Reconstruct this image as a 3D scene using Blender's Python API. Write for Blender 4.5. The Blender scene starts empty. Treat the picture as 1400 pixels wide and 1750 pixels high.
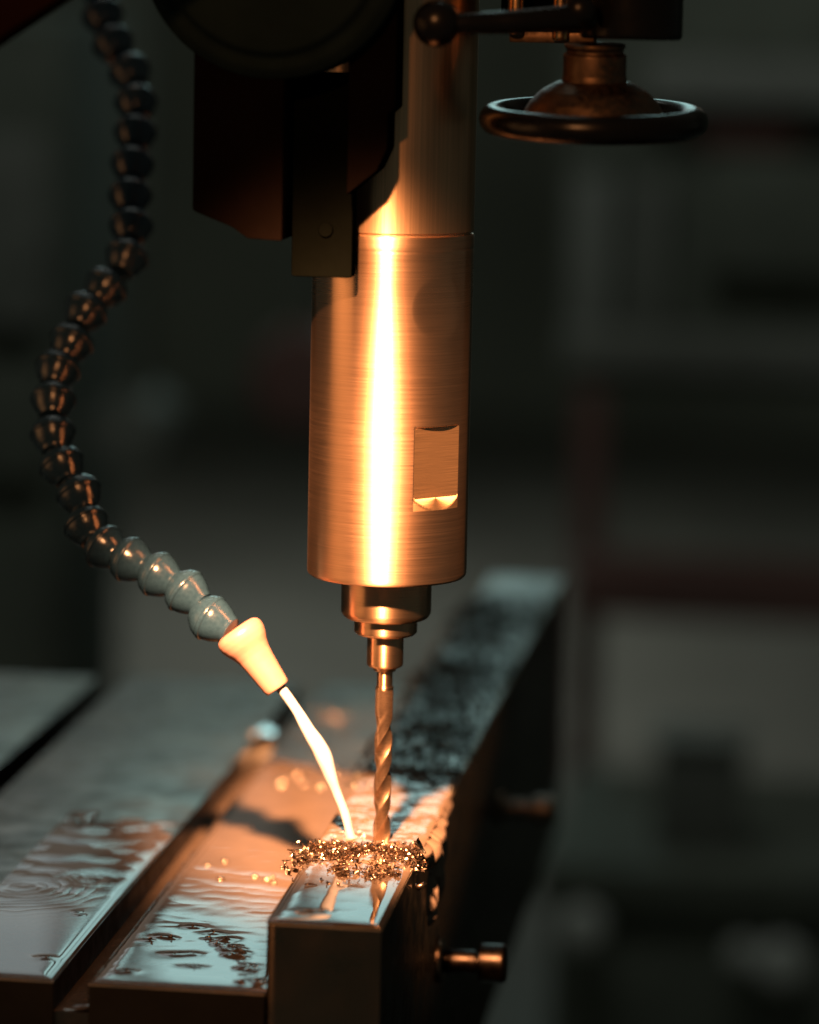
import bpy, math, random
import numpy as np
from mathutils import Vector, Matrix

# ------------------------------------------------------------------ camera, world, lights
S = bpy.context.scene
COL = S.collection
R = math.radians
MM = 0.001                       # all lengths below are in millimetres

def aim(ob, pos, target):
    ob.location = Vector(pos) * MM
    ob.rotation_euler = (Vector(target) - Vector(pos)).to_track_quat('-Z', 'Y').to_euler()

cd = bpy.data.cameras.new('camera')
cam = bpy.data.objects.new('camera', cd); COL.objects.link(cam)
YAW, PITCH, ROLL = R(7.258), R(8.62), R(-1.192)
fw = Vector((-math.sin(YAW) * math.cos(PITCH), math.cos(YAW) * math.cos(PITCH), -math.sin(PITCH)))
r0 = fw.cross(Vector((0, 0, 1))).normalized(); u0 = r0.cross(fw)
rt = r0 * math.cos(ROLL) - u0 * math.sin(ROLL)
up = u0 * math.cos(ROLL) + r0 * math.sin(ROLL)
mw = Matrix((rt, up, -fw)).transposed().to_4x4()
mw.translation = Vector((151.96, -1135.6, 288.54)) * MM
cam.matrix_world = mw
cd.sensor_fit = 'VERTICAL'; cd.sensor_height = 36.0; cd.sensor_width = 28.8
cd.lens = 5860.0 / 1750.0 * 36.0
cd.clip_start = 0.02; cd.clip_end = 60.0
cd.dof.use_dof = True
cd.dof.focus_distance = 1.142
cd.dof.aperture_fstop = 4.4
S.camera = cam

W = bpy.data.worlds.new('World'); S.world = W; W.use_nodes = True
W.node_tree.nodes['Background'].inputs['Color'].default_value = (0.92, 1.0, 0.80, 1)
W.node_tree.nodes['Background'].inputs['Strength'].default_value = 0.036

def area(name, pos, target, sx, sy, power, color, spread=180):
    d = bpy.data.lights.new(name, 'AREA'); d.shape = 'RECTANGLE'
    d.size = sx * MM; d.size_y = sy * MM; d.energy = power; d.color = color; d.spread = R(spread)
    o = bpy.data.objects.new(name, d); COL.objects.link(o); aim(o, pos, target); return o

# warm work lamp on the machine, above and a little left of the camera
d = bpy.data.lights.new('work_lamp', 'SPOT'); d.energy = 350; d.color = (1.0, 0.435, 0.18)
d.spot_size = R(22.5); d.spot_blend = 0.75; d.shadow_soft_size = 0.014
lamp = bpy.data.objects.new('work_lamp', d); COL.objects.link(lamp)
LAMP = (-22, -459, 446)
aim(lamp, LAMP, (15, 0, 84))
# spill round the beam of the same lamp
d = bpy.data.lights.new('work_lamp_spill', 'SPOT'); d.energy = 4.0; d.color = (1.0, 0.40, 0.14)
d.spot_size = R(58); d.spot_blend = 0.9; d.shadow_soft_size = 0.011
lamp2 = bpy.data.objects.new('work_lamp_spill', d); COL.objects.link(lamp2)
aim(lamp2, LAMP, (20, 0, 110))
# second warm lamp off to the left
area('side_lamp', (-470, -200, 190), (0, 0, 140), 340, 420, .085, (1.0, 0.44, 0.16), 60)
# cool windows high behind the machine, then an added low fill
area('window_light', (-420, 3200, 1270), (-120, 0, 0), 820, 800, 4.6, (0.60, 1.0, 0.98))
area('window_light_left', (-1060, 3200, 1270), (-120, 0, 0), 420, 800, .9, (0.80, 0.98, 1.0))
area('low_fill', (-500, 3200, 650), (-120, 0, 0), 1700, 440, .55, (1.0, 0.88, 0.72))  # added fill, lifts the sheen on table and far bar; no window
# overhead fill lights added to brighten the room behind
area('room_fill', (-850, 4800, 1700), (-850, 4900, -900), 900, 900, 8.0, (0.97, 1.0, 0.90), 90)
area('room_fill_near', (-250, 900, 1500), (-200, 2300, -100), 900, 300, 4.5, (0.92, 1.0, 0.92))

S.view_settings.view_transform = 'Standard'; S.view_settings.look = 'None'
S.view_settings.exposure = 0.0; S.view_settings.gamma = 1.0
S.render.engine = 'CYCLES'
cy = S.cycles
cy.use_denoising = True
try: cy.denoiser = 'OPENIMAGEDENOISE'
except Exception: pass
cy.max_bounces = 8; cy.glossy_bounces = 5; cy.diffuse_bounces = 4
cy.caustics_reflective = False; cy.caustics_refractive = False
cy.sample_clamp_indirect = 4.0
cy.blur_glossy = 0.5

rnd = random.Random(7)
nr = np.random.default_rng(11)

# ------------------------------------------------------------------ helpers
def tag(o, label, cat=None, group=None, kind=None):
    o['label'] = label
    if cat: o['category'] = cat
    if group: o['group'] = group
    if kind: o['kind'] = kind
    return o

def structure(o):
    o['kind'] = 'structure'; return o

def empty(name, loc=(0, 0, 0)):
    o = bpy.data.objects.new(name, None); COL.objects.link(o); o.location = Vector(loc) * MM
    o.empty_display_size = 0.01
    return o

def mesh(name, verts, faces, mat, parent=None, smooth=True, sharp=35, loc=(0, 0, 0)):
    """one mesh object; verts in mm, relative to loc (world mm)"""
    me = bpy.data.meshes.new(name)
    v = np.asarray(verts, float) * MM
    me.from_pydata(v.tolist(), [], [tuple(f) for f in faces]); me.update()
    if smooth:
        me.polygons.foreach_set('use_smooth', [True] * len(me.polygons))
        me.set_sharp_from_angle(angle=R(sharp))
    mats = mat if isinstance(mat, (list, tuple)) else [mat]
    for m in mats: me.materials.append(m)
    o = bpy.data.objects.new(name, me); COL.objects.link(o)
    l = Vector(loc) * MM
    if parent is not None:
        o.parent = parent; o.location = l - abs_loc(parent)
    else: o.location = l
    return o

def abs_loc(o):
    l = o.location.copy(); p = o.parent
    while p is not None: l += p.location; p = p.parent
    return l

def lathe(profile, n=96, axis=(0, 0, 1)):
    """profile: list of (r, t) along the axis through the origin"""
    a = Vector(axis).normalized()
    e1 = a.orthogonal().normalized(); e2 = a.cross(e1)
    if abs(a.z) > 0.999: e1, e2 = Vector((1, 0, 0)), Vector((0, 1, 0)) * (1 if a.z > 0 else -1)
    V, Fc = [], []
    rings = []
    for r, t in profile:
        if r < 1e-6:
            V.append(tuple(a * t)); rings.append([len(V) - 1])
        else:
            i0 = len(V)
            for k in range(n):
                th = 2 * math.pi * k / n
                V.append(tuple(a * t + (e1 * math.cos(th) + e2 * math.sin(th)) * r))
            rings.append(list(range(i0, i0 + n)))
    for A, B in zip(rings, rings[1:]):
        for k in range(n):
            k2 = (k + 1) % n
            if len(A) == 1 and len(B) == 1: continue
            if len(A) == 1: Fc.append((A[0], B[k2], B[k]))
            elif len(B) == 1: Fc.append((A[k], A[k2], B[0]))
            else: Fc.append((A[k], A[k2], B[k2], B[k]))
    return V, Fc

def rounded(profile, rad=0.5, seg=3):
    """round the interior corners of an (r,t) profile"""
    P = [np.array(p, float) for p in profile]; out = [tuple(P[0])]
    for i in range(1, len(P) - 1):
        a, b, c = P[i - 1], P[i], P[i + 1]
        la, lc = np.linalg.norm(a - b), np.linalg.norm(c - b)
        d_ = min(rad, la * .45, lc * .45)
        p0 = b + (a - b) / max(la, 1e-9) * d_; p1 = b + (c - b) / max(lc, 1e-9) * d_
        for k in range(seg + 1):
            t = k / seg
            out.append(tuple((1 - t) ** 2 * p0 + 2 * t * (1 - t) * b + t * t * p1))
    out.append(tuple(P[-1])); return out

def box_vf(x0, x1, y0, y1, z0, z1, c=0.6):
    """box with chamfered edges"""
    import bmesh
    bm = bmesh.new(); bmesh.ops.create_cube(bm, size=1)
    for v in bm.verts:
        v.co = ((x0 + x1) / 2 + v.co.x * (x1 - x0), (y0 + y1) / 2 + v.co.y * (y1 - y0), (z0 + z1) / 2 + v.co.z * (z1 - z0))
    if c > 0:
        bmesh.ops.bevel(bm, geom=list(bm.edges), offset=c, segments=2, profile=0.6, affect='EDGES')
    V = [tuple(v.co) for v in bm.verts]; bm.verts.index_update()
    Fc = [[v.index for v in f.verts] for f in bm.faces]; bm.free()
    return V, Fc

def box(name, x0, x1, y0, y1, z0, z1, mat, parent=None, c=0.6, smooth=True):
    cx, cyy = (x0 + x1) / 2, (y0 + y1) / 2
    V, Fc = box_vf(x0 - cx, x1 - cx, y0 - cyy, y1 - cyy, 0, z1 - z0, c)
    return mesh(name, V, Fc, mat, parent, smooth=smooth, sharp=20, loc=(cx, cyy, z0))

def prism_xz(poly, y0, y1, c=1.0):
    import bmesh
    bm = bmesh.new()
    f = bm.faces.new([bm.verts.new((x, y0, z)) for x, z in poly])
    ex = bmesh.ops.extrude_face_region(bm, geom=[f])
    for g in ex['geom']:
        if isinstance(g, bmesh.types.BMVert): g.co.y = y1
    bmesh.ops.recalc_face_normals(bm, faces=bm.faces)
    bmesh.ops.bevel(bm, geom=list(bm.edges), offset=c, segments=2, profile=0.6, affect='EDGES')
    bm.verts.index_update()
    V = [tuple(v.co) for v in bm.verts]; Fc = [[v.index for v in f.verts] for f in bm.faces]; bm.free()
    return V, Fc

def tube(pts, rads, n=20, cap=True):
    P = [Vector(p) for p in pts]; V, Fc = [], []
    nrm = None
    for i, p in enumerate(P):
        t = (P[min(i + 1, len(P) - 1)] - P[max(i - 1, 0)]).normalized()
        if nrm is None: nrm = t.orthogonal().normalized()
        nrm = (nrm - t * nrm.dot(t)).normalized(); b = t.cross(nrm)
        for k in range(n):
            a = 2 * math.pi * k / n
            V.append(tuple(p + (nrm * math.cos(a) + b * math.sin(a)) * rads[i]))
    for i in range(len(P) - 1):
        for k in range(n):
            k2 = (k + 1) % n
            Fc.append((i * n + k, i * n + k2, (i + 1) * n + k2, (i + 1) * n + k))
    if cap:
        Fc.append(tuple(reversed(range(n)))); Fc.append(tuple(range((len(P) - 1) * n, len(P) * n)))
    return V, Fc

def smooth_path(ctrl, n):
    """Catmull-Rom through rows of any width"""
    c = np.array(ctrl, float); c = np.vstack([2 * c[0] - c[1], c, 2 * c[-1] - c[-2]])
    out = []
    m = len(c) - 3
    for j in range(n):
        u = j / (n - 1) * m; i = min(int(u), m - 1); t = u - i
        p0, p1, p2, p3 = c[i:i + 4]
        out.append(.5 * (2 * p1 + (p2 - p0) * t + (2 * p0 - 5 * p1 + 4 * p2 - p3) * t * t + (3 * p1 - p0 - 3 * p2 + p3) * t ** 3))
    return np.array(out)

# ------------------------------------------------------------------ materials
class N:
    def __init__(s, name):
        s.m = bpy.data.materials.new(name); s.m.use_nodes = True
        s.t = s.m.node_tree; s.b = s.t.nodes['Principled BSDF']
    def new(s, kind, **kw):
        n = s.t.nodes.new(kind)
        for k, v in kw.items():
            if hasattr(n, k) and not k[0].isupper(): setattr(n, k, v)
        return n
    def link(s, a, b): s.t.links.new(a, b)
    def coords(s, scale=(1, 1, 1), kind='Object'):
        c = s.new('ShaderNodeTexCoord'); m = s.new('ShaderNodeMapping'); m.inputs['Scale'].default_value = scale
        s.link(c.outputs[kind], m.inputs['Vector']); return m.outputs['Vector']
    def noise(s, scale, detail=4, rough=.55, vec=None, dist=0):
        n = s.new('ShaderNodeTexNoise'); n.inputs['Scale'].default_value = scale
        n.inputs['Detail'].default_value = detail; n.inputs['Roughness'].default_value = rough
        n.inputs['Distortion'].default_value = dist
        s.link(vec if vec is not None else s.coords(), n.inputs['Vector']); return n.outputs['Fac']
    def ramp(s, fac, stops):
        r = s.new('ShaderNodeValToRGB'); e = r.color_ramp.elements
        while len(e) < len(stops): e.new(.5)
        for x, (p, c) in zip(e, stops): x.position = p; x.color = (*c, 1) if len(c) == 3 else c
        s.link(fac, r.inputs['Fac']); return r.outputs['Color']
    def rng(s, fac, lo, hi, a=0, b=1):
        r = s.new('ShaderNodeMapRange'); r.inputs['From Min'].default_value = a; r.inputs['From Max'].default_value = b
        r.inputs['To Min'].default_value = lo; r.inputs['To Max'].default_value = hi
        s.link(fac, r.inputs['Value']); return r.outputs['Result']
    def bump(s, h, strength=.3, dist=.0002):
        b = s.new('ShaderNodeBump'); b.inputs['Strength'].default_value = strength; b.inputs['Distance'].default_value = dist
        s.link(h, b.inputs['Height']); s.link(b.outputs['Normal'], s.b.inputs['Normal']); return b
    def set(s, **kw):
        for k, v in kw.items():
            i = s.b.inputs[k.replace('_', ' ')]
            i.default_value = (*v, 1) if isinstance(v, tuple) and len(v) == 3 else v
        return s

def paint(name, col, rough=.5, var=.25, scale=30, bump=.15, spec=.5, metal=0.0):
    n = N(name); n.set(Roughness=rough, Specular_IOR_Level=spec, Metallic=metal)
    f = n.noise(scale, 5, .6)
    lo = tuple(c * (1 - var) for c in col); hi = tuple(min(1, c * (1 + var)) for c in col)
    n.link(n.ramp(f, [(.3, lo), (.7, hi)]), n.b.inputs['Base Color'])
    n.link(n.rng(n.noise(scale * 3, 3), rough * .75, min(1, rough * 1.25), .3, .7), n.b.inputs['Roughness'])
    if bump: n.bump(n.noise(scale * 12, 4), bump, .0004)
    return n.m

def turned(name, col, rough=.36, aniso=.9, rot=0.0, scr=(60, 60, 9000), bump=.12, wide=0.0, zr=None, lowc=.78):
    """turned steel: fine rings round the axis"""
    n = N(name); n.set(Metallic=1.0, Anisotropic=aniso, Anisotropic_Rotation=rot)
    tg = n.new('ShaderNodeTangent'); tg.direction_type = 'RADIAL'; tg.axis = 'Z'
    n.link(tg.outputs['Tangent'], n.b.inputs['Tangent'])
    v = n.coords(scr)
    f = n.noise(1.0, 3, .7, v)
    lo = tuple(c * lowc for c in col)
    n.link(n.ramp(f, [(.3, lo), (.7, col)]), n.b.inputs['Base Color'])
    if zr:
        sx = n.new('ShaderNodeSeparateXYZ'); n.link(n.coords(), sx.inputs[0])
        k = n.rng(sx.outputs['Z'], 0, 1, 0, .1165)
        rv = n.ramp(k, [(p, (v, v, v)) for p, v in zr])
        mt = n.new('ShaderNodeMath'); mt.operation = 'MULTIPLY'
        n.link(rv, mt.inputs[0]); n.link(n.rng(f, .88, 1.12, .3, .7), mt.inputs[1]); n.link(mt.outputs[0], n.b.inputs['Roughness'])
    else: n.link(n.rng(f, rough * .85, rough * 1.15, .3, .7), n.b.inputs['Roughness'])
    bp = n.bump(f, bump, .00002)
    if wide > 0:
        b2 = n.new('ShaderNodeBsdfPrincipled'); b2.inputs['Metallic'].default_value = 1.0
        b2.inputs['Roughness'].default_value = .5; b2.inputs['Anisotropic'].default_value = .5; b2.inputs['Anisotropic Rotation'].default_value = rot
        n.link(tg.outputs['Tangent'], b2.inputs['Tangent']); n.link(bp.outputs['Normal'], b2.inputs['Normal'])
        n.link(n.ramp(f, [(.3, tuple(c * .8 for c in col)), (.7, col)]), b2.inputs['Base Color'])
        mx = n.new('ShaderNodeMixShader'); mx.inputs['Fac'].default_value = wide
        n.link(n.b.outputs['BSDF'], mx.inputs[1]); n.link(b2.outputs['BSDF'], mx.inputs[2])
        n.link(mx.outputs['Shader'], n.t.nodes['Material Output'].inputs['Surface'])
    return n.m

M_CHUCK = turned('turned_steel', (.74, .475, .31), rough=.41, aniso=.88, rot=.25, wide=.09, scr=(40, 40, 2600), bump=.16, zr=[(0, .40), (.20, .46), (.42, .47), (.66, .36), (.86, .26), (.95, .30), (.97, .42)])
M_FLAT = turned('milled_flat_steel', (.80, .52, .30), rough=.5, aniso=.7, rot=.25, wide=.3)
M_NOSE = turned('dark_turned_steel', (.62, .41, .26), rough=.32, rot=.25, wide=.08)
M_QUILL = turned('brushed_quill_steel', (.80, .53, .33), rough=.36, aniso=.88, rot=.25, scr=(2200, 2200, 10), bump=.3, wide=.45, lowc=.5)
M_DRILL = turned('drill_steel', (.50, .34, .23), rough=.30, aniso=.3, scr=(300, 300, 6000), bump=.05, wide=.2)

def steel(name, col, rough, scale=60, var=.3, brush=None, metal=1.0, bump=.25):
    n = N(name); n.set(Metallic=metal)
    f = n.noise(scale, 6, .65)
    n.link(n.ramp(f, [(.25, tuple(c * (1 - var) for c in col)), (.75, col)]), n.b.inputs['Base Color'])
    n.link(n.rng(n.noise(scale * 2.3, 4), rough * .7, min(1, rough * 1.35), .3, .7), n.b.inputs['Roughness'])
    h = n.noise(1.0, 3, .6, n.coords(brush)) if brush else n.noise(scale * 20, 3)
    if bump: n.bump(h, bump, .00006)
    return n.m

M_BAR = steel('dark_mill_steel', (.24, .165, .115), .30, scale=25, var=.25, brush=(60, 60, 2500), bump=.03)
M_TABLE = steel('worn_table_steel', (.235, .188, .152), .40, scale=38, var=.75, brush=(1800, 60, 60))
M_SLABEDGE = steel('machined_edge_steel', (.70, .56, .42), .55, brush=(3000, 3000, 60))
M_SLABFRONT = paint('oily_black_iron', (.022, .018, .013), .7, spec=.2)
M_SLABSIDE = steel('shaded_side_steel', (.055, .052, .046), .40, scale=70, var=.6)  # darker copy of the table steel, shade put into slab and bar sides
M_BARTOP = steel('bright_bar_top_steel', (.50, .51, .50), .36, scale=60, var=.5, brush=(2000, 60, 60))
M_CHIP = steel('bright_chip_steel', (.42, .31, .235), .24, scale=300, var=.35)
M_DCHIP = steel('dark_shaded_chip_steel', (.17, .172, .16), .30, scale=300, var=.5)  # dark stray chips; on the rear heaps the colour stands for chuck shadow
M_POLISH = steel('polished_pin_steel', (.85, .88, .88), .12, scale=80, var=.1)
M_HUB = steel('pitted_brown_iron', (.17, .11, .07), .45, scale=220, var=.6)
M_BRASS = steel('brass', (.80, .48, .22), .25, scale=90, var=.2)
M_SCREW = steel('dark_screw_steel', (.010, .0075, .006), .30, scale=90, var=.4)
M_BLACK = paint('black_plastic', (.004, .004, .004), .26, spec=.22, bump=.05)
M_BLACKM = paint('black_iron_paint', (.0012, .0015, .0012), .9, spec=0)
M_COVER = paint('grey_enamel', (.008, .0145, .016), .7, spec=0)
M_REDBROWN = paint('dark_red_paint', (.0026, .0017, .0014), .9, spec=0)
M_REDARM = paint('red_brown_enamel', (.010, .004, .003), .8, spec=0)

def hose_mat():
    n = N('grey_blue_hose_plastic'); n.set(Roughness=.42, Specular_IOR_Level=.5)
    f = n.noise(900, 3)
    n.link(n.ramp(f, [(.3, (.0095, .026, .048)), (.7, (.0135, .035, .063))]), n.b.inputs['Base Color'])
    n.link(n.rng(n.noise(400, 3), .15, .25, .3, .7), n.b.inputs['Roughness'])
    n.bump(n.noise(2500, 2), .35, .00012); return n.m
M_HOSE = hose_mat()

def nozzle_mat():
    n = N('orange_nozzle_plastic'); n.set(Roughness=.38, Subsurface_Weight=.0)
    n.link(n.ramp(n.noise(200, 3), [(.3, (.27, .150, .125)), (.7, (.30, .172, .145))]), n.b.inputs['Base Color'])
    n.bump(n.noise(1500, 2), .1, .0001); return n.m
M_NOZZLE = nozzle_mat()

def coolant(name, col, rough=.03, var=.12, spec=.5):
    n = N(name); n.set(Roughness=rough, IOR=1.40, Specular_IOR_Level=spec)
    f = n.noise(70, 5, .6, dist=.6)
    n.link(n.ramp(f, [(.3, tuple(c * (1 - var) for c in col)), (.7, tuple(c * (1 + var) for c in col))]), n.b.inputs['Base Color'])
    return n.m
M_COOL = coolant('milky_brown_coolant', (.120, .090, .072))
M_GLINT = steel('wet_bright_chip_steel', (.75, .58, .44), .22, scale=300, var=.2)
M_STREAM = coolant('milky_coolant_stream', (.34, .36, .42), .12, .04)

# ------------------------------------------------------------------ the room behind (out of focus)
M_FLOOR = paint('concrete_floor', (.128, .13, .116), .6, .35, 2.0, .1)
M_WALL = paint('dark_wall_paint', (.30, .32, .275), .8, .3, 1.2, 0)
M_PALE = paint('pale_grey_enamel', (.20, .207, .19), .7, .12, 12, .05)
M_MID = paint('mid_grey_enamel', (.13, .135, .12), .7, .2, 12, .05)
M_DARKM = paint('dark_machine_enamel', (.095, .105, .085), .9, .25, 12, .05)
M_KNOB = paint('white_knob_enamel', (.38, .39, .37), .45, .05, 12, .02)
M_REDM = paint('dark_red_machine_enamel', (.12, .058, .05), .8, .2, 12, .05)

structure(mesh('floor', [(-9000, 900, -900), (9000, 900, -900), (9000, 9000, -900), (-9000, 9000, -900)], [(0, 1, 2, 3)], M_FLOOR, smooth=False))
structure(mesh('wall', [(-9000, 8500, -900), (9000, 8500, -900), (9000, 8500, 5000), (-9000, 8500, 5000)], [(0, 1, 2, 3)], M_WALL, smooth=False))

t = tag(empty('machine_cabinet', (15, 2050, -900)), 'blurred dark machine cabinet with two pale upright panels far behind the handwheel', 'cabinet')
box('body', -108, 330, 1960, 2400, -60, 330, M_DARKM, t, 4)
box('pedestal', 190, 330, 2000, 2380, -900, -60, M_DARKM, t, 4)
box('upright_panel', -98, -62, 1940, 1959, -20, 128, M_PALE, t, 2)
box('upright_panel', -46, -13, 1940, 1959, -20, 128, M_MID, t, 2)
box('shelf_ledge', -100, 330, 1900, 1959, -42, -6, M_MID, t, 3)
box('door', 24, 300, 1930, 1959, 48, 150, M_DARKM, t, 3)
box('red_strip', 12, 100, 1940, 1959, 156, 186, M_REDM, t, 2)
box('top_rail', -35, 330, 1920, 1959, 196, 236, M_PALE, t, 3)
t = tag(empty('red_stand', (40, 1820, -900)), 'blurred dark red machine stand low behind the right side of the steel bar', 'stand')
box('cross_beam', -80, 330, 1790, 1850, -244, -196, M_REDM, t, 3)
box('post', -84, -58, 1860, 1886, -900, -55, M_REDM, t, 2)
box('post', 300, 328, 1860, 1886, -900, -196, M_REDM, t, 2)
t = tag(empty('tool_crate', (50, 1530, -374.5)), 'blurred grey crate on the dark cart right of the steel bar', 'crate')
box('crate_body', 16, 84, 1500, 1560, -374.5, -292, M_MID, t, 3)
box('crate_lid', 12, 88, 1496, 1564, -292, -284, M_PALE, t, 2)
t = tag(empty('locker', (-640, 1950, -900)), 'blurred grey locker at the left behind the coolant hose', 'locker')
box('locker_body', -900, -565, 1930, 2200, -900, 260, M_DARKM, t, 4)
box('locker_door', -640, -572, 1905, 1929, -20, 155, M_MID, t, 3)
box('locker_drawer', -640, -572, 1905, 1929, -160, -60, M_DARKM, t, 3)
box('handle', -584, -578, 1893, 1904, 40, 70, M_PALE, t, 1)
t = tag(empty('motor_housing', (-478, 1850, -102)), 'blurred round grey motor housing left of the spindle', 'motor')
V, Fc = lathe(rounded([(0, -40), (33, -40), (33, 60), (26, 66), (0, 66)], 4), 48, (0, 1, 0))
mesh('motor_can', V, Fc, M_MID, t, loc=(-478, 1850, -102))
box('hanger', -490, -466, 1830, 1870, -72, 900, M_DARKM, t, 3)
t = tag(empty('red_pump', (-352, 2040, -72)), 'blurred dark red pump casing between the hose and the spindle', 'pump')
V, Fc = lathe(rounded([(0, -50), (46, -50), (50, -20), (50, 60), (0, 66)], 6), 48, (0, 1, 0))
mesh('casing', V, Fc, M_REDM, t, loc=(-352, 2040, -72))
box('hanger', -366, -338, 2030, 2070, -24, 900, M_DARKM, t, 3)
t = tag(empty('tool_cart', (120, 1500, -900)), 'blurred dark cart with round grey knobs at the lower right', 'cart')
box('cart_top', -70, 520, 1440, 1780, -410, -375, M_DARKM, t, 5)
box('cart_body', -60, 510, 1450, 1770, -890, -410, M_DARKM, t, 5)
def knob(name, parent, loc, r, h, mat, axis=(0, -.5, .86)):
    V, Fc = lathe(rounded([(0, -h), (r * .45, -h), (r * .45, 0), (r, 0), (r, r * .55), (r * .7, r * .9), (0, r * .95)], r * .25, 3), 40, axis)
    return mesh(name, V, Fc, mat, parent, loc=loc)
knob('knob', t, (-34, 1436, -424), 19, 14, M_KNOB, (0, -1, .25))
knob('knob', t, (120, 1440, -446), 21, 10, M_KNOB, (0, -1, .25))
knob('knob', t, (90, 1440, -440), 13, 10, M_KNOB, (0, -1, .25))

tag(box('beam_catcher', 15.8, 520, -260, 860, -900, -345, M_BLACKM, None, 6), 'added dark block out of view right of the steel bar, catching the lamp beam', 'pedestal')  # unseen block added to keep the lamp beam off the floor

# ------------------------------------------------------------------ machine table
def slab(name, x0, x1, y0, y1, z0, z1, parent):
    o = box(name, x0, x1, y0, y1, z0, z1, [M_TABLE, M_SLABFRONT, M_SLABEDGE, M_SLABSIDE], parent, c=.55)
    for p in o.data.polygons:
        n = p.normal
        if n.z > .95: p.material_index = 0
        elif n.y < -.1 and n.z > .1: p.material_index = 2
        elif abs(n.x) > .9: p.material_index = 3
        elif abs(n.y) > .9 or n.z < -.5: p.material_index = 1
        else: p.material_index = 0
    return o
TZ = -24.0
table = tag(empty('machine_table', (-130, 140, -110)), 'slotted steel machine table wet with coolant left of the steel bar', 'table')
slab('table_slab', -78.6, -21.9, -105.8, 385, -90, TZ, table)
slab('table_slab', -169.5, -90.0, -105.2, 380, -90, TZ, table)
slab('table_slab', -290, -182, -104, 372, -90, TZ, table)
box('slot_floor', -90.6, -78.0, -104, 384, -110, -34, M_TABLE, table, c=.3)
box('slot_floor', -182.5, -169, -103, 372, -110, -44, M_BLACKM, table, c=.3)
box('table_base', -288, -22.4, -90, 370, -150, -90.4, M_BLACKM, table, c=2)

# ------------------------------------------------------------------ steel bar being drilled
BX0, BX1, BY0, BY1 = -21.5, 15.2, -108.8, 556.0
def bar_geo():
    import bmesh
    out = [(BX0 + 4.2 * (1 - math.sin(a)), BY0 + 4.2 * (1 - math.cos(a))) for a in np.linspace(math.pi / 2, 0, 9)]
    out += [(BX1, BY0), (BX1, BY1), (BX0, BY1)]
    bm = bmesh.new(); f = bm.faces.new([bm.verts.new((x, y, 0)) for x, y in out])
    ex = bmesh.ops.extrude_face_region(bm, geom=[f])
    for q in ex['geom']:
        if isinstance(q, bmesh.types.BMVert): q.co.z = -130
    bmesh.ops.recalc_face_normals(bm, faces=bm.faces)
    E_ = [e for e in bm.edges if len(e.link_faces) == 2 and e.calc_face_angle() > 1.0]
    bmesh.ops.bevel(bm, geom=E_, offset=.7, segments=2, profile=.6, affect='EDGES')
    bm.verts.index_update()
    V = [(v.co.x, v.co.y, v.co.z) for v in bm.verts]; Fc = [[v.index for v in f.verts] for f in bm.faces]; bm.free()
    return V, Fc
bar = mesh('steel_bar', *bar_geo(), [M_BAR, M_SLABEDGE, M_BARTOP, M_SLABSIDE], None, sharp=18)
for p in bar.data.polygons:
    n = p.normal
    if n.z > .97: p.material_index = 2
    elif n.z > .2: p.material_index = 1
    elif n.x > .9: p.material_index = 3  # right face away from the lamp, shade put in by colour
tag(bar, 'long square steel bar under the drill, wet with coolant and chips', 'workpiece')

# ------------------------------------------------------------------ coolant films
def waves(X, Y, seed, n, lmin, lmax, amp, dirx=1.0, diry=1.0):
    g = np.random.default_rng(seed); H = np.zeros_like(X)
    for _ in range(n):
        lam = math.exp(g.uniform(math.log(lmin), math.log(lmax)))
        a = g.uniform(0, 2 * math.pi); kx, ky = math.cos(a) * dirx, math.sin(a) * diry
        l = math.hypot(kx, ky); k = 2 * math.pi / lam
        H += amp * lam / lmax * np.sin(k * (kx * X + ky * Y) / l * 1.0 + g.uniform(0, 6.28))
    return H / math.sqrt(n)

def sstep(a, b, x):
    t = np.clip((x - a) / (b - a), 0, 1); return t * t * (3 - 2 * t)

def vnoise(X, Y, seed, scale, oct=3):
    """smooth value noise in numpy"""
    H = np.zeros_like(X); amp = 1.0; tot = 0
    g = np.random.default_rng(seed)
    for o_ in range(oct):
        T = g.random((64, 64)); s = scale / 2 ** o_
        u, v = X / s + 1000, Y / s + 1000
        i, j = np.floor(u).astype(int), np.floor(v).astype(int)
        fu, fv = u - i, v - j; fu = fu * fu * (3 - 2 * fu); fv = fv * fv * (3 - 2 * fv)
        a = T[i % 64, j % 64] * (1 - fu) + T[(i + 1) % 64, j % 64] * fu
        b = T[i % 64, (j + 1) % 64] * (1 - fu) + T[(i + 1) % 64, (j + 1) % 64] * fu
        H += amp * (a * (1 - fv) + b * fv); tot += amp; amp *= .5
    return H / tot

def film(name, X, Y, H, z0, mat, eps=0.015):
    """grid film; cells whose four corners are thinner than eps are left out"""
    ny, nx = X.shape
    V = np.stack([X, Y, np.maximum(H, -.05)], -1).reshape(-1, 3)
    idx = np.arange(nx * ny).reshape(ny, nx)
    a, b, c, d_ = idx[:-1, :-1], idx[:-1, 1:], idx[1:, 1:], idx[1:, :-1]
    keep = (np.maximum.reduce([H[:-1, :-1], H[:-1, 1:], H[1:, 1:], H[1:, :-1]]) > eps)
    Fc = np.stack([a[keep], b[keep], c[keep], d_[keep]], -1)
    used = np.unique(Fc); remap = np.full(nx * ny, -1); remap[used] = np.arange(len(used))
    cen = V[used].mean(0); cen[2] = 0
    return mesh(name, V[used] - cen, remap[Fc].tolist(), mat, None, sharp=80, loc=(cen[0], cen[1], z0))

def bumps(X, Y, pts):
    H = np.zeros_like(X)
    for x, y, h, rx, ry in pts:
        H += h * np.exp(-(((X - x) / rx) ** 2 + ((Y - y) / ry) ** 2))
    return H

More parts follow.
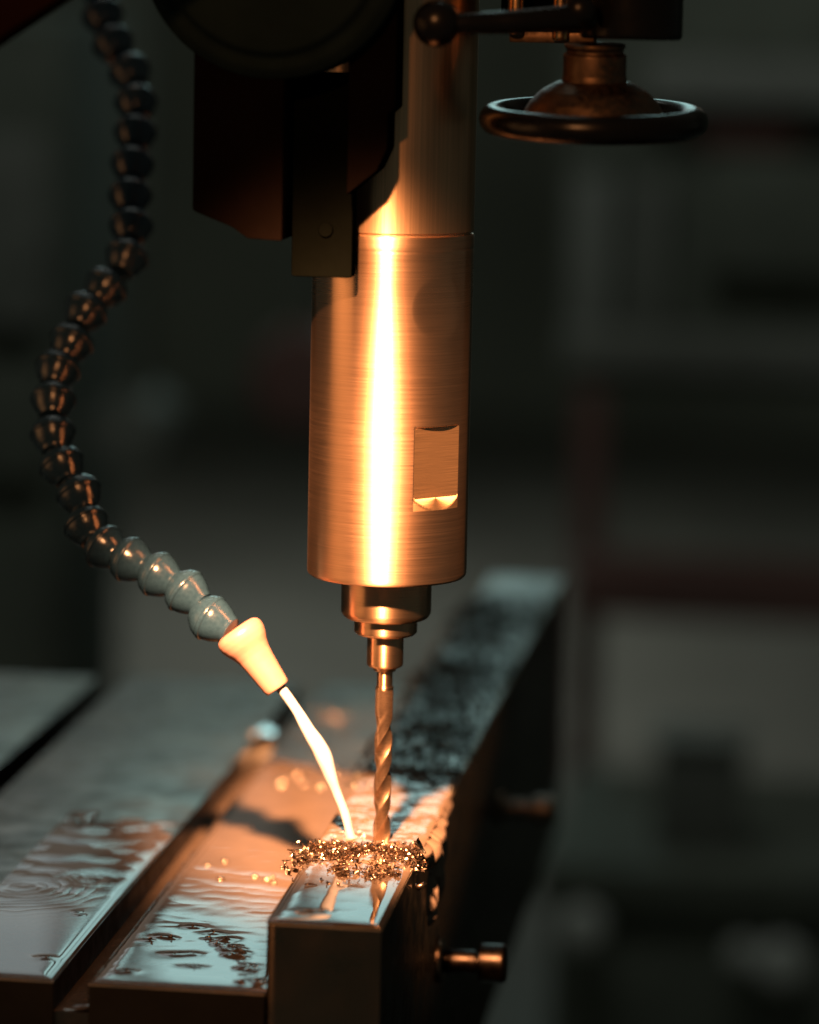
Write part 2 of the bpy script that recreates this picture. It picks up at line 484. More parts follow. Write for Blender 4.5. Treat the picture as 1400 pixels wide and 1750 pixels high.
# --- on the bar
xs = np.linspace(BX0 + .15, BX1 - .15, 120); ysv = np.concatenate([np.linspace(BY0 + .2, -60, 150), np.linspace(-59.5, 118, 420)])
X, Y = np.meshgrid(xs, ysv)
de = np.minimum.reduce([X - BX0, BX1 - X, Y - BY0])
edge = 1 - np.exp(-np.maximum(de, 0) / 1.5)
bar_float = [(-1.5, -66, .35, 2.6, 2.6), (-12.5, -97, .45, 3.0, 2.2), (-5.5, -96, .35, 2.6, 2.0), (-9, -97.5, .4, 2.4, 2.0)]
calm = sstep(-45, -10, Y)
H = 1.0 * edge + waves(X, Y, 3, 10, 9, 30, .02) * (1 - calm) \
    + calm * edge * (waves(X, Y, 5, 14, 7.0, 26, .20, 1, 1.6) + 1.0 * (vnoise(.8 * X + .6 * Y, .8 * Y - .6 * X, 8, 8, 4) - .5) + .7 * (vnoise(.5 * X - .87 * Y, .5 * Y + .87 * X, 18, 11, 3) - .5)) \
    + 1.5 * np.exp(-((Y + 25 + 8 * (vnoise(X, Y, 61, 9) - .5)) / 12) ** 2) * edge + bumps(X, Y, bar_float) + .5 * np.exp(-((X + 10) ** 2 + (Y - 1) ** 2) / 30)
H += -.04 * np.exp(-((X - 7 + (Y + 60) * .03) / 2.2) ** 2) * (1 - calm)
fade = sstep(118, 92, Y + 14 * (vnoise(X, Y, 4, 9) - .5))
H = H * fade - .03 * (1 - fade)
tag(film('coolant_film', X, Y, H, 0.02, M_COOL), 'milky brown coolant film rippling on top of the steel bar', 'coolant')

# --- on the slab beside the bar
cx0, cx1, cy0 = -78.4, -22.0, -105.4
xs = np.linspace(cx0, cx1, 130); ysv = np.concatenate([np.linspace(cy0, 80, 430), np.linspace(80.6, 230, 170)])
X, Y = np.meshgrid(xs, ysv)
g2 = random.Random(5)
slab_float = [(-68.5, -94, .5, 2.6, 2.0), (-71, -95.5, .35, 1.8, 1.6), (-66, -52, .5, 3.0, 2.4), (-62.5, -53, .4, 2.4, 2.0), (-57, -72, .5, 4.4, 3.0), (-52, -70, .4, 3.0, 2.4),
              (-49, -84, .35, 4.0, 1.7), (-58, -38, .5, 3.6, 2.4), (-50, -44, .4, 4.5, 2.4), (-44, -50, .45, 3.2, 2.8), (-69, -57, .3, 2.6, 1.6)]
cl = []
for k in range(46):                      # the raft of chips by the bar
    u = g2.random(); x = -46 + 20 * u + g2.gauss(0, 2.0); y = -52 - 46 * u ** 1.2 + g2.gauss(0, 3.0)
    cl.append((max(min(x, -23.5), -70), max(y, -103), g2.uniform(.2, .5), g2.uniform(1.0, 2.2), g2.uniform(1.0, 2.2)))
slab_float += cl
de = np.minimum.reduce([X - cx0 - .8 * vnoise(X * 0, Y, 2, 16), cx1 + 3 - X, Y - cy0])
edge = 1 - np.exp(-np.maximum(de, 0) / 1.5)
rip = np.sin(2 * math.pi * (Y + 26 * (vnoise(X, Y, 21, 20) - .5) + .05 * X) / 11.0) * .034 * sstep(-66, -38, Y) * sstep(6, -26, Y) * 2.2 * np.clip(vnoise(X, Y, 77, 16) - .3, 0, 1)
H = 1.1 * edge + waves(X, Y, 31, 14, 7, 34, .03, .6, 1.5) * edge + rip * edge + bumps(X, Y, slab_float)
fade = sstep(225, 180, Y + 50 * (vnoise(X, Y, 14, 26) - .5))
H = H * fade - .03 * (1 - fade)
tag(film('coolant_film', X, Y, H, TZ + .02, M_COOL), 'wide pool of brown coolant on the table between slot and steel bar', 'coolant')

# --- on the slab left of the slot
bx0, bx1, by0 = -169.2, -90.3, -104.8
xs = np.linspace(-135, bx1, 110); ysv = np.linspace(by0, 135, 420)
X, Y = np.meshgrid(xs, ysv)
de = np.minimum.reduce([bx1 - X, Y - by0])
edge = 1 - np.exp(-np.maximum(de, 0) / 1.3)
rr = np.hypot((X + 126), (Y - 2)); ring = np.sin(2 * math.pi * (rr + 5 * vnoise(X, Y, 91, 11)) / 4.2) * .016 * np.exp(-((rr - 12) / 16) ** 2)
rr2 = np.hypot((X + 106), (Y - 16)); ring += np.sin(2 * math.pi * rr2 / 6) * .03 * np.exp(-(rr2 / 9) ** 2)
H = .9 * edge + ring * edge + waves(X, Y, 41, 12, 6, 26, .10, .6, 1.4) * edge * sstep(-38, 15, Y) + bumps(X, Y, [(-97.5, -83, .45, 3.2, 2.4), (-98.5, -30, .3, 1.2, 1.0), (-100.5, -26, .3, 1.2, 1.0)])
fade = sstep(112, 70, Y + 44 * (vnoise(X, Y, 44, 15) - .5) + (X + 110) * .4)
H = H * fade - .03 * (1 - fade)
tag(film('coolant_film', X, Y, H, TZ + .02, M_COOL), 'still coolant puddle on the table slab left of the narrow slot', 'coolant')

# --- in the slot
X, Y = np.meshgrid(np.linspace(-89.9, -78.7, 36), np.linspace(-103.5, 250, 300))
H = .8 * (1 - np.exp(-np.minimum.reduce([Y + 103.5, X + 90.1, -78.5 - X]) / 1.2)) + 1.6 * np.exp(-(-78.6 - X) / 3.0) + waves(X, Y, 51, 10, 16, 50, .12) \
    + bumps(X, Y, [(-80.5, -88, 1.6, 1.4, 1.8), (-80.2, -66, 1.8, 1.4, 1.8), (-80.5, -20, 1.4, 1.3, 2.0), (-80.2, 14, 1.4, 1.3, 2.2)])
tag(film('coolant_film', X, Y, H, -33.95, M_COOL), 'narrow stream of coolant lying along the table slot', 'coolant')

# --- running down the right side of the bar
def runoff():
    yv, zv = np.meshgrid(np.linspace(-14, 74, 150), np.linspace(-34, .9, 90))
    g = random.Random(3); H = np.full_like(yv, -.4)
    for y, z, ry, rz, h in [(6, -4, 5, 5, 3.2), (14, -9, 3.2, 9, 3.0), (22, -3, 7, 4, 3.0), (30, -8, 3.0, 8, 2.8), (9, -20, 2.2, 6, 2.6), (12, -27, 1.8, 4, 2.2), (26, -15, 2.5, 7, 2.2),
                            (31, -20, 2.0, 7, 2.4), (38, -2, 6, 3.5, 2.2), (50, -2, 7, 3, 1.6), (62, -2, 7, 2.6, 1.4), (-3, -1.5, 5, 2.5, 2.0)]:
        H = np.maximum(H, h * np.sqrt(np.maximum(0, 1 - ((yv - y) / ry / 1.25) ** 2 - ((zv - z) / rz / 1.25) ** 2)) - .25 + .5 * (vnoise(yv, zv, 9, 4) - .5))
    H *= (sstep(1.2, -1.5, zv) * .6 + .4) * 1.7
    ny, nx = yv.shape
    V = np.stack([np.maximum(H, -.3), yv, zv], -1).reshape(-1, 3); idx = np.arange(nx * ny).reshape(ny, nx)
    keep = np.maximum.reduce([H[:-1, :-1], H[:-1, 1:], H[1:, 1:], H[1:, :-1]]) > 0
    a, b, c, d_ = idx[:-1, :-1], idx[:-1, 1:], idx[1:, 1:], idx[1:, :-1]
    Fc = np.stack([a[keep], b[keep], c[keep], d_[keep]], -1)
    used = np.unique(Fc); remap = np.full(nx * ny, -1); remap[used] = np.arange(len(used))
    return mesh('coolant_runoff', V[used], remap[Fc].tolist(), M_COOL, None, sharp=80, loc=(BX1, 0, 0))
tag(runoff(), 'lumpy coolant running down the right side of the steel bar', 'coolant')

# ------------------------------------------------------------------ metal chips
def chip_geo(r, size, V, Fc, centre, g, n=None):
    """a curled ribbon of swarf"""
    n = n or g.randint(5, 9)
    turn = g.choice((g.uniform(.2, .8), g.uniform(.8, 2.6), g.uniform(2.0, 5.0))); n = max(n, int(turn * 4)); rad = size / max(turn, 1.0); w = size * g.choice((g.uniform(.12, .25), g.uniform(.15, .4), g.uniform(.3, .55))); lead = g.uniform(-.6, .6) * size
    q = Matrix.Rotation(g.uniform(0, 6.28), 3, 'Z') @ Matrix.Rotation(g.uniform(-1.4, 1.4), 3, 'X') @ Matrix.Rotation(g.uniform(0, 6.28), 3, 'Z')
    i0 = len(V)
    for k in range(n + 1):
        a = turn * (k / n - .5) * 2
        p = Vector((rad * math.sin(a), rad * (1 - math.cos(a)) - rad * .4, lead * (k / n - .5)))
        ww = w * (1 - .75 * abs(k / n - .5) * 2 * g.uniform(.6, 1))
        for s in (-.5, .5):
            V.append(tuple(q @ (p + Vector((0, 0, s * ww))) + Vector(centre)))
    for k in range(n):
        Fc.append((i0 + 2 * k, i0 + 2 * k + 1, i0 + 2 * k + 3, i0 + 2 * k + 2))

def pile(name, mat, n, sampler, smin, smax, seed, label):
    g = random.Random(seed); V, Fc = [], []
    for _ in range(n):
        c = sampler(g); chip_geo(None, g.uniform(smin, smax), V, Fc, c, g)
    V = np.array(V); cen = V.mean(0); cen[2] = 0
    o = mesh(name, V - cen, Fc, mat, None, sharp=60, loc=tuple(cen))
    return tag(o, label, 'metal chips', kind='stuff')

gc = random.Random(77)
CLUMPS = [(gc.uniform(-24, 15.5), -25 + gc.gauss(0, 7.0), gc.uniform(1.8, 4.2), gc.uniform(.4, 2.0)) for _ in range(90)]
CLUMPS += [(gc.uniform(-20, 12), gc.uniform(-52, -42), gc.uniform(1.2, 2.6), .5) for _ in range(12)]
def front_pile(g):
    while True:
        cx_, cy_, cr, ch = g.choice(CLUMPS)
        x, y = g.gauss(cx_, cr), g.gauss(cy_, cr * 1.2)
        if g.random() < .05: x, y = g.uniform(-22, 14), g.uniform(-66, -6)
        if y > -2 or y < -70 or x > 19 or x < -29: continue
        if (x ** 2 + y ** 2) < 14: continue
        q = math.exp(-((x - cx_) ** 2 + (y - cy_) ** 2) / (2 * cr * cr))
        m = math.exp(-((y + 25) / 12) ** 2)
        return (x, y, (1.0 + 1.0 * m + g.random() * (.8 * ch * q + .4)) if -21 < x < 15 else .2 + g.uniform(-1.5, 1.5))
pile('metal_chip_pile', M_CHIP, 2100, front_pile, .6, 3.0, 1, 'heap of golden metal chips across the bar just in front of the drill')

def rear_pile(y0, sy, x0, sx, hh):
    def f(g):
        while True:
            x = g.gauss(x0, sx); y = g.gauss(y0, sy)
            if g.random() < .5: x, y = g.uniform(-25, 16), y0 + g.uniform(-2.8, 2.8) * sy
            if x < -27 or x > 19: continue
            h = hh * math.exp(-((y - y0) / sy / 1.4) ** 2 - ((x - x0) / sx / 1.6) ** 2)
            return (x, y, .6 + g.random() * h)
    return f
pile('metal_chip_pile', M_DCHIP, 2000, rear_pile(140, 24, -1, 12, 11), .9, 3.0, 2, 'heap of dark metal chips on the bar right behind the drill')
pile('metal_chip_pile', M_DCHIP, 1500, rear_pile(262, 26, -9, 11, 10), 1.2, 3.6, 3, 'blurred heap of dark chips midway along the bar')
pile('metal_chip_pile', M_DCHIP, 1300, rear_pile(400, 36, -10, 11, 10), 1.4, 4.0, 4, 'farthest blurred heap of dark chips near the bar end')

def one_chip(c, size, label, group, mat=M_CHIP, seed=0, n=8):
    g = random.Random(seed); V, Fc = [], []
    chip_geo(None, size, V, Fc, (0, 0, 0), g, n)
    o = mesh('metal_chip', V, Fc, mat, None, sharp=60, loc=c)
    m = o.modifiers.new('thickness', 'SOLIDIFY'); m.thickness = .00012
    return tag(o, label, 'metal chip', group)

for i, (x, y, h, rx, ry) in enumerate(slab_float[:11]):
    one_chip((x, y, TZ + 1.2 + h), g2.uniform(1.2, 2.2), 'single metal chip afloat in the coolant pool between slot and bar', 'chips afloat in the coolant pool', seed=100 + i)
for i, (x, y, h, rx, ry) in enumerate(cl):
    one_chip((x, y, TZ + 1.25 + h), g2.uniform(.9, 2.0), 'metal chip in the loose raft of chips beside the steel bar', 'raft of chips beside the bar', mat=M_CHIP if i % 3 else M_DCHIP, seed=200 + i)
for i, (x, y, h, rx, ry) in enumerate(bar_float):
    one_chip((x, y, 1.2 + h), g2.uniform(1.0, 1.6), 'metal chip afloat on the coolant at the near end of the bar', 'chips afloat on the bar', seed=300 + i)
one_chip((-97.5, -83, TZ + 1.4), 1.7, 'lone metal chip in the puddle left of the table slot', None, seed=401)
one_chip((-25.5, -22.5, 2.2), 4.6, 'long curled chip sticking out left of the golden chip heap', None, seed=417, n=14)
one_chip((16.0, -17, 4.0), 4.0, 'dark curled chip standing up at the right edge of the heap', None, mat=M_DCHIP, seed=402, n=12)
one_chip((17.2, -33, -6.0), 4.0, 'curled chip hanging over the right side of the bar', None, seed=433, n=14)
def round_chip(c, r, label, group):
    V, Fc = lathe([(r * math.sin(a), r * .62 * math.cos(a)) for a in np.linspace(0, math.pi * .56, 9)], 20)
    V = np.array(V); V[:, 2] -= V[:, 2].min()
    o = mesh('metal_chip', V, [f[::-1] for f in Fc], M_GLINT, None, sharp=80, loc=c)
    return tag(o, label, 'metal chip', group)
for i in range(11):
    x, y = g2.uniform(-66, -40), g2.uniform(172, 205)
    round_chip((x, y, TZ + .7), g2.uniform(1.2, 1.9), 'blurred glinting chip on the table at the far edge of the pool', 'glinting chips at the far edge of the pool')
for i in range(8):
    x, y = g2.uniform(-88 if i % 2 else -70, -50), g2.uniform(295, 330)
    if -92 < x < -77: x -= 16
    round_chip((x, y, TZ + .02), g2.uniform(1.0, 1.7), 'faint blurred chip on the far part of the table', 'chips on the far part of the table')
for i in range(9):
    x, y = g2.uniform(-70, -27), g2.uniform(22, 52)
    round_chip((x, y, TZ + 1.05), g2.uniform(.9, 1.5), 'blurred glinting chip on the pool behind the golden chip heap', 'glinting chips on the pool behind the heap')

# plug at the end of the slot
t = tag(empty('slot_plug', (-88.0, 274, -30)), 'bright polished steel plug with a groove at the far end of the table slot', 'plug')
for k, (ya, yb) in enumerate([(-6.5, -.9), (.0, 5.5)]):
    V, Fc = [], []
    for i in range(9):
        yy = ya + (yb - ya) * i / 8
        w = 4.9 if k == 0 else 4.9 * math.sqrt(max(.02, 1 - (max(0, yy) / 5.6) ** 2))
        for j in range(13):
            s = j / 12 * 2 - 1
            V.append((w * s, yy, 6.6 + yy * .06 + .7 * (1 - s * s)))
    nv = len(V)
    V += [(x, y, -4) for x, y, z in V]
    for i in range(8):
        for j in range(12):
            a = i * 13 + j; Fc.append((a, a + 1, a + 14, a + 13))
    ring = [j for j in range(13)] + [i * 13 + 12 for i in range(1, 9)] + [8 * 13 + j for j in range(11, -1, -1)] + [i * 13 for i in range(7, 0, -1)]
    for a, b in zip(ring, ring[1:] + ring[:1]): Fc.append((b, a, a + nv, b + nv))
    mesh('plug_half', V, Fc, M_POLISH, t, sharp=40, loc=(-88.0, 274, -30))

# clamp screws on the right side of the bar
def clamp(y, z, label, r=7.0, l=25, mat=M_SCREW):
    t = tag(empty('clamp_screw', (BX1 + .4, y, z)), label, 'screw', 'screws along the right side of the bar')
    V, Fc = lathe(rounded([(0, 0), (r * .62, 0), (r * .62, l * .55), (r * .5, l * .55), (r * .5, l * .6), (r, l * .6), (r, l * .95), (r * .85, l), (0, l)], .8), 40, (1, 0, 0))
    mesh('screw_body', V, Fc, mat, t, loc=(BX1 + .4, y, z))
    V, Fc = lathe(rounded([(0, 0), (r * 1.15, 0), (r * 1.15, 2.2), (r * .7, 2.6), (0, 2.6)], .5), 40, (1, 0, 0))
    mesh('washer', V, Fc, M_BAR, t, loc=(BX1 + .2, y, z))
    return t
clamp(40, -52, 'clamp screw with an orange glint low on the right side of the bar')
clamp(250, -46, 'small blurred clamp screw with a grey glint farther along the bar', 6.0, 24, M_TABLE)

# ------------------------------------------------------------------ spindle
sp = tag(empty('drill_spindle', (0, 0, 93.5)), 'large shiny cylindrical drill spindle and chuck lit orange in the centre', 'spindle')
CR, CZ0, CZ1 = 27.0, 93.4, 209.3
def build_chuck():
    az = sorted(set([round(a, 3) for a in np.concatenate([np.arange(-180, 180, 3.0), np.arange(8, 84, .5)])]))
    prof_z = np.concatenate([[CZ0, CZ0 + .25, CZ0 + .7, CZ0 + 1.3], np.arange(CZ0 + 2, CZ1 - 1, .5), [CZ1 - .9, CZ1 - .5, CZ1 - .2, CZ1]])
    def base_r(z):
        lo = z - CZ0; hi = CZ1 - z
        r = CR
        if lo < 1.3: r -= .9 * (1 - lo / 1.3) ** 2 + .0
        if hi < .9: r -= .25 * (1 - hi / .9) ** 2
        if abs(z - 204.6) < .35: r -= .12
        return r
    A0, HW = 46.0, 21.0; ZF0, ZF1 = 118.5, 146.5
    AH, ZH, RH = 44.0, 186.0, 10.5
    Vv = []; cls = np.zeros((len(prof_z), len(az)), int)
    for i, z in enumerate(prof_z):
        for j, a in enumerate(az):
            r = base_r(z); da = a - A0
            if abs(da) < HW and ZF0 < z < ZF1:
                rf = CR * math.cos(R(HW)) / math.cos(R(da))
                rf = rf - .0
                # sloped shelf below the flat
                if z < ZF0 + 4.4: rf = rf + (ZF0 + 4.4 - z) * .43
                r = min(r, rf); cls[i, j] = 1
            du = (a - AH) * math.pi / 180 * CR; dz = z - ZH; q = math.hypot(du, dz)
            if q < RH:
                dep = .8 * (1 - (q / RH) ** 2) ** 1.5
                r -= dep; cls[i, j] = 2
            th = R(a)
            Vv.append((r * math.sin(th), -r * math.cos(th), z))
    na = len(az); f0, f1 = [], []
    for i in range(len(prof_z) - 1):
        for j in range(na):
            j2 = (j + 1) % na
            q = (i * na + j, i * na + j2, (i + 1) * na + j2, (i + 1) * na + j)
            c = (cls[i, j], cls[i, j2], cls[i + 1, j2], cls[i + 1, j])
            (f1 if all(c_ == 1 for c_ in c) else f0).append(q)
    # end caps
    f0.append(tuple(reversed(range(na)))); f0.append(tuple(range((len(prof_z) - 1) * na, len(prof_z) * na)))
    V = np.array(Vv) - np.array([0, 0, CZ0])
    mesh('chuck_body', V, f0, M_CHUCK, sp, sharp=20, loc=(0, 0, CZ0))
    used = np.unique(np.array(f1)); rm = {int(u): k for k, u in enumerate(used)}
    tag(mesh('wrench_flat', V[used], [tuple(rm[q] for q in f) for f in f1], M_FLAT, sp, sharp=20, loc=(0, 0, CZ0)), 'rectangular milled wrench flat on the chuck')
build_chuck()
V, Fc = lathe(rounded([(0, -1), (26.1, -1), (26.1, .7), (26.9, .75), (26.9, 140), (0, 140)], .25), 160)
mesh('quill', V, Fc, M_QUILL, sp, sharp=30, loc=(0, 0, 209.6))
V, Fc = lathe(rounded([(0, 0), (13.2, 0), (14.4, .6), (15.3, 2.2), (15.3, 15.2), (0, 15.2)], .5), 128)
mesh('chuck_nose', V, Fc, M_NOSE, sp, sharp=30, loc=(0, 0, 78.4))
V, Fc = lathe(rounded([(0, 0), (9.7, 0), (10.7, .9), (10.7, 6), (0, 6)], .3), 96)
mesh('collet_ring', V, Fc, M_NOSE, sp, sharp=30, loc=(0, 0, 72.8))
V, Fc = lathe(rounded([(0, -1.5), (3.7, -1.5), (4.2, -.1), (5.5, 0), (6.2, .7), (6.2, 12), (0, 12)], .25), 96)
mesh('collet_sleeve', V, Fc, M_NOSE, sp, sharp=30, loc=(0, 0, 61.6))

# drill bit
db = tag(empty('drill_bit', (0, 0, -2)), 'twist drill bit boring into the steel bar below the chuck', 'drill bit')
V, Fc = lathe(rounded([(0, 0), (3.05, 0), (3.05, 1.0), (2.65, 1.3), (2.65, 8), (0, 8)], .15), 64)
mesh('shank', V, Fc, M_NOSE, db, sharp=30, loc=(0, 0, 53.6))
def drill():
    n = 64; V, Fc = [], []; zt = np.linspace(-2, 53.7, 170)
    for z in zt:
        tw = 2 * math.pi * (z / 31.0) + 2.2
        run = 1 - sstep(38, 48, z)                      # flute run-out towards the shank
        for k in range(n):
            a = 2 * math.pi * k / n
            ph = (a % math.pi) / math.pi                # two flutes
            r = 3.0
            if .40 < ph < .97:
                u = (ph - .40) / .57
                r = 3.0 - run * .85 * math.sin(math.pi * min(1, u)) ** .7
            elif ph > .10: r = 3.0 - run * .14          # body clearance behind the margin
            tip = min(1, max(0, (z + 2) / 1.6)); r *= .15 + .85 * tip
            V.append((r * math.cos(a + tw), r * math.sin(a + tw), z + 2))
    m = len(zt)
    for i in range(m - 1):
        for k in range(n):
            k2 = (k + 1) % n; Fc.append((i * n + k, i * n + k2, (i + 1) * n + k2, (i + 1) * n + k))
    Fc.append(tuple(reversed(range(n)))); Fc.append(tuple(range((m - 1) * n, m * n)))
    return V, Fc
V, Fc = drill(); mesh('flutes', V, Fc, M_DRILL, db, sharp=32, loc=(0, 0, -2))

# ------------------------------------------------------------------ machine head in front of the quill
hd = tag(empty('drilling_machine', (-33, -50, 200)), 'dark machine head with round grey cover and black post left of the spindle', 'machine head')
V, Fc = lathe(rounded([(0, -14), (34, -14), (36, -11), (39.5, -11), (43, -8), (43, 10), (0, 10)], 1.2), 96, (0, 1, 0))
mesh('round_cover', V, Fc, M_COVER, hd, loc=(-33, -46, 303))
V, Fc = box_vf(-10, 10, -4.5, 4.5, 0, 66, 1.2); mesh('black_post', V, Fc, M_BLACKM, hd, sharp=20, loc=(-18.3, -33.5, 196.5))
poly = [(-58, 290), (-58, 218), (-53, 216), (-45, 213), (-40, 209.5), (-28.7, 209), (-28.7, 290)]
V, Fc = prism_xz(poly, -54, -28, 1.0); mesh('casting', V, Fc, M_REDBROWN, hd, sharp=20, loc=(0, 0, 0))
poly = [(-9, 300), (-9, 224), (.6, 232), (3.8, 239), (3.8, 250), (6.2, 252), (6.2, 300)]
V, Fc = prism_xz(poly, -48, -30, .6); mesh('stepped_lip', V, Fc, M_REDBROWN, hd, sharp=20, loc=(0, 0, 0))
V, Fc = lathe([(0, -1.2), (2.2, -1.2), (2.6, 0), (0, 0)], 24, (0, 1, 0))
mesh('post_screw', V, Fc, M_BLACKM, hd, loc=(-17, -38, 212))

a = mesh('lamp_arm', *box_vf(-70, 70, -9, 9, -16, 16, 2.0), M_REDARM, None, sharp=20, loc=(-112.5, -110, 286))
a.rotation_euler = (0, -R(34.0), 0)
tag(a, 'dark red diagonal arm crossing the top left corner', 'arm')

# ------------------------------------------------------------------ handwheel and lever
hw = tag(empty('handwheel', (67.6, -25, 249)), 'black rimmed handwheel on a brown hub at the upper right', 'handwheel')
hw.rotation_euler = (R(4.0), 0, 0)
V, Fc = lathe([(32.6 + 4.3 * math.cos(a), 4.6 * math.sin(a)) for a in np.linspace(-math.pi, math.pi, 25)], 128)
mesh('rim', V, Fc, M_BLACK, hw, loc=(67.6, -25, 249))
V, Fc = lathe(rounded([(0, -2), (30, -3.5), (31, -1), (24, 0), (23, 2), (20.5, 6), (17, 9.5), (12.5, 12), (11, 12.5), (0, 12.5)], .8), 96)
mesh('hub', V, Fc, M_HUB, hw, loc=(67.6, -25, 249))
V, Fc = lathe(rounded([(0, 0), (10.6, 0), (10.2, 2), (10.2, 8.5), (9.2, 9.2), (9.2, 10.2), (9.8, 10.8), (9.8, 12), (0, 12)], .3), 64)
mesh('neck', V, Fc, M_HUB, hw, loc=(67.6, -25, 261.4))
hs = tag(empty('feed_housing', (78, -25, 274)), 'black feed housing above the handwheel at the top edge', 'housing')
V, Fc = lathe(rounded([(0, 0), (15.6, 0), (16.4, 1), (16.4, 60), (0, 60)], .6), 64)
mesh('housing_body', V, Fc, M_BLACK, hs, loc=(79, -25, 275))
for px, pz in ((40.2, 275.5), (54.8, 273.8)):
    V, Fc = lathe(rounded([(0, 0), (2.2, 0), (2.6, 1), (2.6, 26), (0, 26)], .4), 24)
    mesh('brass_pin', V, Fc, M_BRASS, hs, loc=(px, -10, pz))
box('pin_bracket', 38, 66, -8, 2, 273, 276.5, M_HUB, hs, .5)
box('bracket_web', 34, 66, 2, 8, 276, 310, M_BLACKM, hs, .5)
lv = tag(empty('ball_lever', (60, -62, 279)), 'black lever with a ball knob crossing in front of the quill', 'lever')
V, Fc = lathe([(7.4 * math.sin(a), -7.4 * math.cos(a)) for a in np.linspace(0, math.pi, 25)], 48, (1, 0, 0))
mesh('ball_knob', V, Fc, M_BLACK, lv, loc=(20.6, -62, 279.0))
V, Fc = tube([(26, -62, 279), (40, -58, 279.6), (56, -52, 281), (66, -42, 282)], [3.2, 3.6, 4.2, 4.6], 24); mesh('rod', V, Fc, M_BLACK, lv, loc=(0, 0, 0))
V, Fc = lathe([(5.4 * math.sin(a), -5.4 * math.cos(a)) for a in np.linspace(0, math.pi, 25)], 40, (0, 0, 1))
mesh('knuckle', V, Fc, M_BLACK, lv, loc=(64, -46, 284))

# ------------------------------------------------------------------ coolant hose
HP = [(-59.3, -4.0, 76.0), (-68.8, -0.5, 84.3), (-79.3, 3.0, 89.2), (-89.9, 6.5, 93.4), (-99.6, 10.0, 96.8), (-107.7, 16.5, 103.2), (-111.7, 23.0, 113.0), (-119.5, 29.5, 122.0), (-124.3, 36.0, 131.9), (-126.5, 45.3, 142.8), (-127.3, 54.7, 152.6), (-124.4, 64.0, 161.4), (-121.4, 73.3, 171.9), (-116.2, 82.7, 180.1), (-110.5, 92.0, 190.5), (-111.2, 102.9, 201.0), (-114.0, 113.8, 211.5), (-115.6, 124.7, 222.6), (-116.9, 135.6, 233.9), (-119.0, 146.4, 244.9), (-123.7, 157.3, 256.0), (-132.5, 168.2, 266.3), (-139.1, 179.1, 276.8), (-144.2, 190.0, 288.6)]
NZ0, NZ1 = Vector((-49.6, -7.2, 72.6)), Vector((-35.3, -8.6, 53.8))
hose = tag(empty('coolant_hose', NZ0), 'jointed grey coolant hose curving down the left to an orange nozzle', 'hose')
SEG = [(0, -5.6), (4.0, -5.6), (4.7, -5.0), (5.8, -4.0), (6.8, -2.9), (7.3, -1.9), (7.4, -1.2), (7.75, -1.0), (7.75, -.1), (7.3, .15), (7.0, 1.4), (6.4, 2.8), (5.6, 4.2), (4.8, 5.3), (4.4, 6.4), (0, 6.4)]
path = [NZ0] + [Vector(p) for p in HP]
V0, F0 = lathe(rounded(SEG, .22, 2), 40, (0, 0, 1))
V0 = np.array(V0)
segm = None
for i in range(1, len(path)):
    p = path[i]; nxt = path[i + 1] if i + 1 < len(path) else path[i] * 2 - path[i - 1]
    dirv = (path[i - 1] - nxt).normalized()          # towards the nozzle
    if i == 1: dirv = (NZ0 + (NZ1 - NZ0).normalized() * 2.5 - p).normalized()
    sc = (path[i] - path[i - 1]).length / 10.9
    if segm is None:
        segm = mesh('hose_segment', V0, F0, M_HOSE, hose, sharp=40, loc=p); o = segm
    else:
        o = segm.copy(); COL.objects.link(o); o.parent = hose; o.location = p * MM - abs_loc(hose)
    o.rotation_euler = dirv.to_track_quat('Z', 'Y').to_euler()
    o.scale = (1.07, 1.07, max(.9, min(1.12, sc * 1.04)) * (1.22 if i == 1 else 1))
axis = (NZ1 - NZ0); L = axis.length
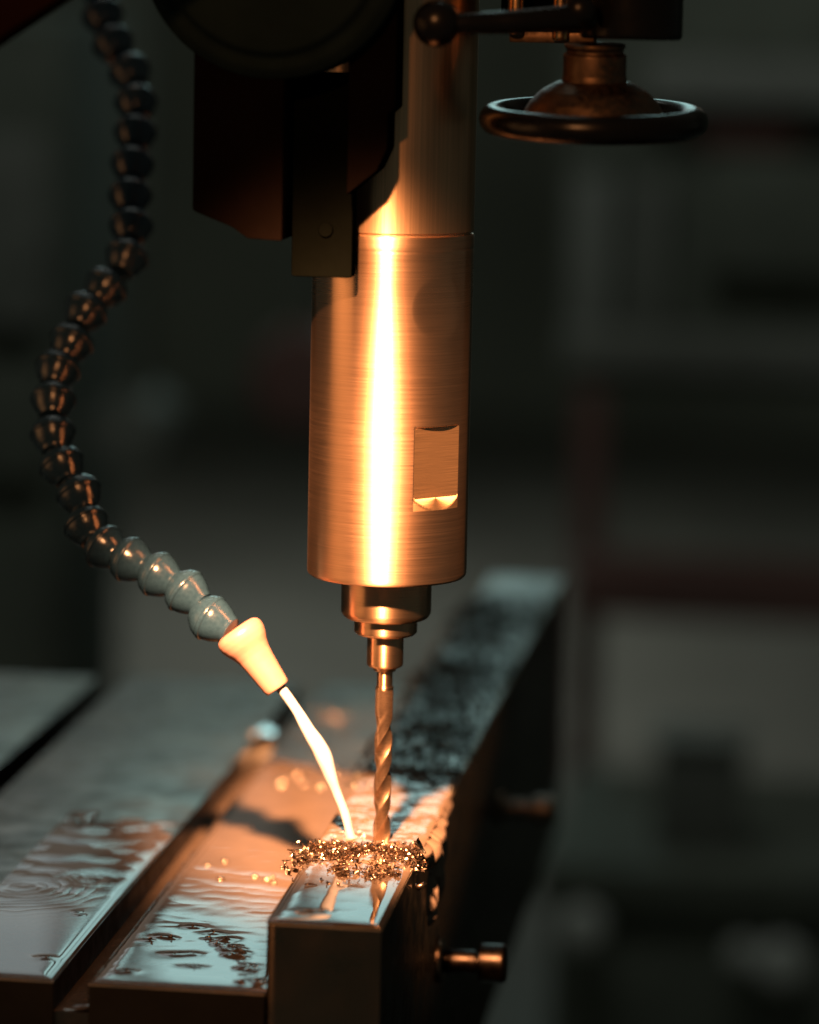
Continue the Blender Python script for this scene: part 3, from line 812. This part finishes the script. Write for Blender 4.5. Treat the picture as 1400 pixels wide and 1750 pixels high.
prof = [(0, -1.5), (4, -1.5), (6.6, -1.2), (8.1, -.2), (8.6, 1.2), (8.5, 3), (7.8, 5.2), (6.7, 7.4), (6.0, 9.5), (5.5, 13), (5.0, 18), (4.6, L - 1.2), (4.3, L - .3), (3.9, L), (2.5, L), (2.3, L - 4), (0, L - 4)]
V, Fc = lathe(rounded(prof, .5, 3), 64, axis); mesh('nozzle', V, Fc, M_NOZZLE, hose, sharp=40, loc=NZ0)

st = [(-37.2, -8.5, 56.8, 1.9), (-34.88, -8.3, 54.6, 1.9), (-29.05, -7.4, 46.57, 1.72), (-25.25, -6.4, 39.66, 2.3), (-20.84, -5.4, 32.35, 2.9), (-17.61, -4.4, 24.14, 2.3), (-14.99, -3.5, 17.11, 1.6),
      (-12.37, -2.6, 10.06, 1.35), (-10.76, -1.7, 2.94, 1.7), (-10.3, -.8, .6, 2.6)]
P = smooth_path(st, 70)
g = np.random.default_rng(2)
rad = P[:, 3] * (1 + -.015 * np.sin(np.arange(70) * .9) + .02 * np.sin(np.arange(70) * .37 + 1))
V, Fc = tube(P[:, :3].tolist(), rad.tolist(), 28)
V = np.array(V); V[:, :2] += .12 * np.sin(V[:, 2:3] * .6 + V[:, :1])
tag(mesh('coolant_stream', V - np.array(st[-1][:3]), Fc, M_STREAM, None, sharp=80, loc=st[-1][:3]), 'pale stream of coolant falling from the nozzle onto the bar', 'coolant')

# splash where the stream lands
gs = random.Random(9)
Vd, Fd = lathe([(math.sin(a), -math.cos(a)) for a in np.linspace(0, math.pi, 9)], 14)
dm = None
for i in range(16):
    a = gs.uniform(0, 6.28); q = gs.uniform(2.2, 7.5); r = gs.uniform(.18, .5)
    c = (-10.3 + q * math.cos(a), -.8 + q * math.sin(a), gs.uniform(1.6, 1.6 + 4.5 * math.exp(-q / 4)))
    if dm is None:
        dm = mesh('coolant_droplet', Vd, Fd, M_STREAM, None, sharp=80, loc=c); o = dm
    else:
        o = dm.copy(); COL.objects.link(o); o.location = Vector(c) * MM
    o.scale = (r, r, r * gs.uniform(.9, 1.5))
    tag(o, 'tiny droplet splashing up where the coolant stream hits the bar', 'droplet', 'splash droplets at the foot of the stream')
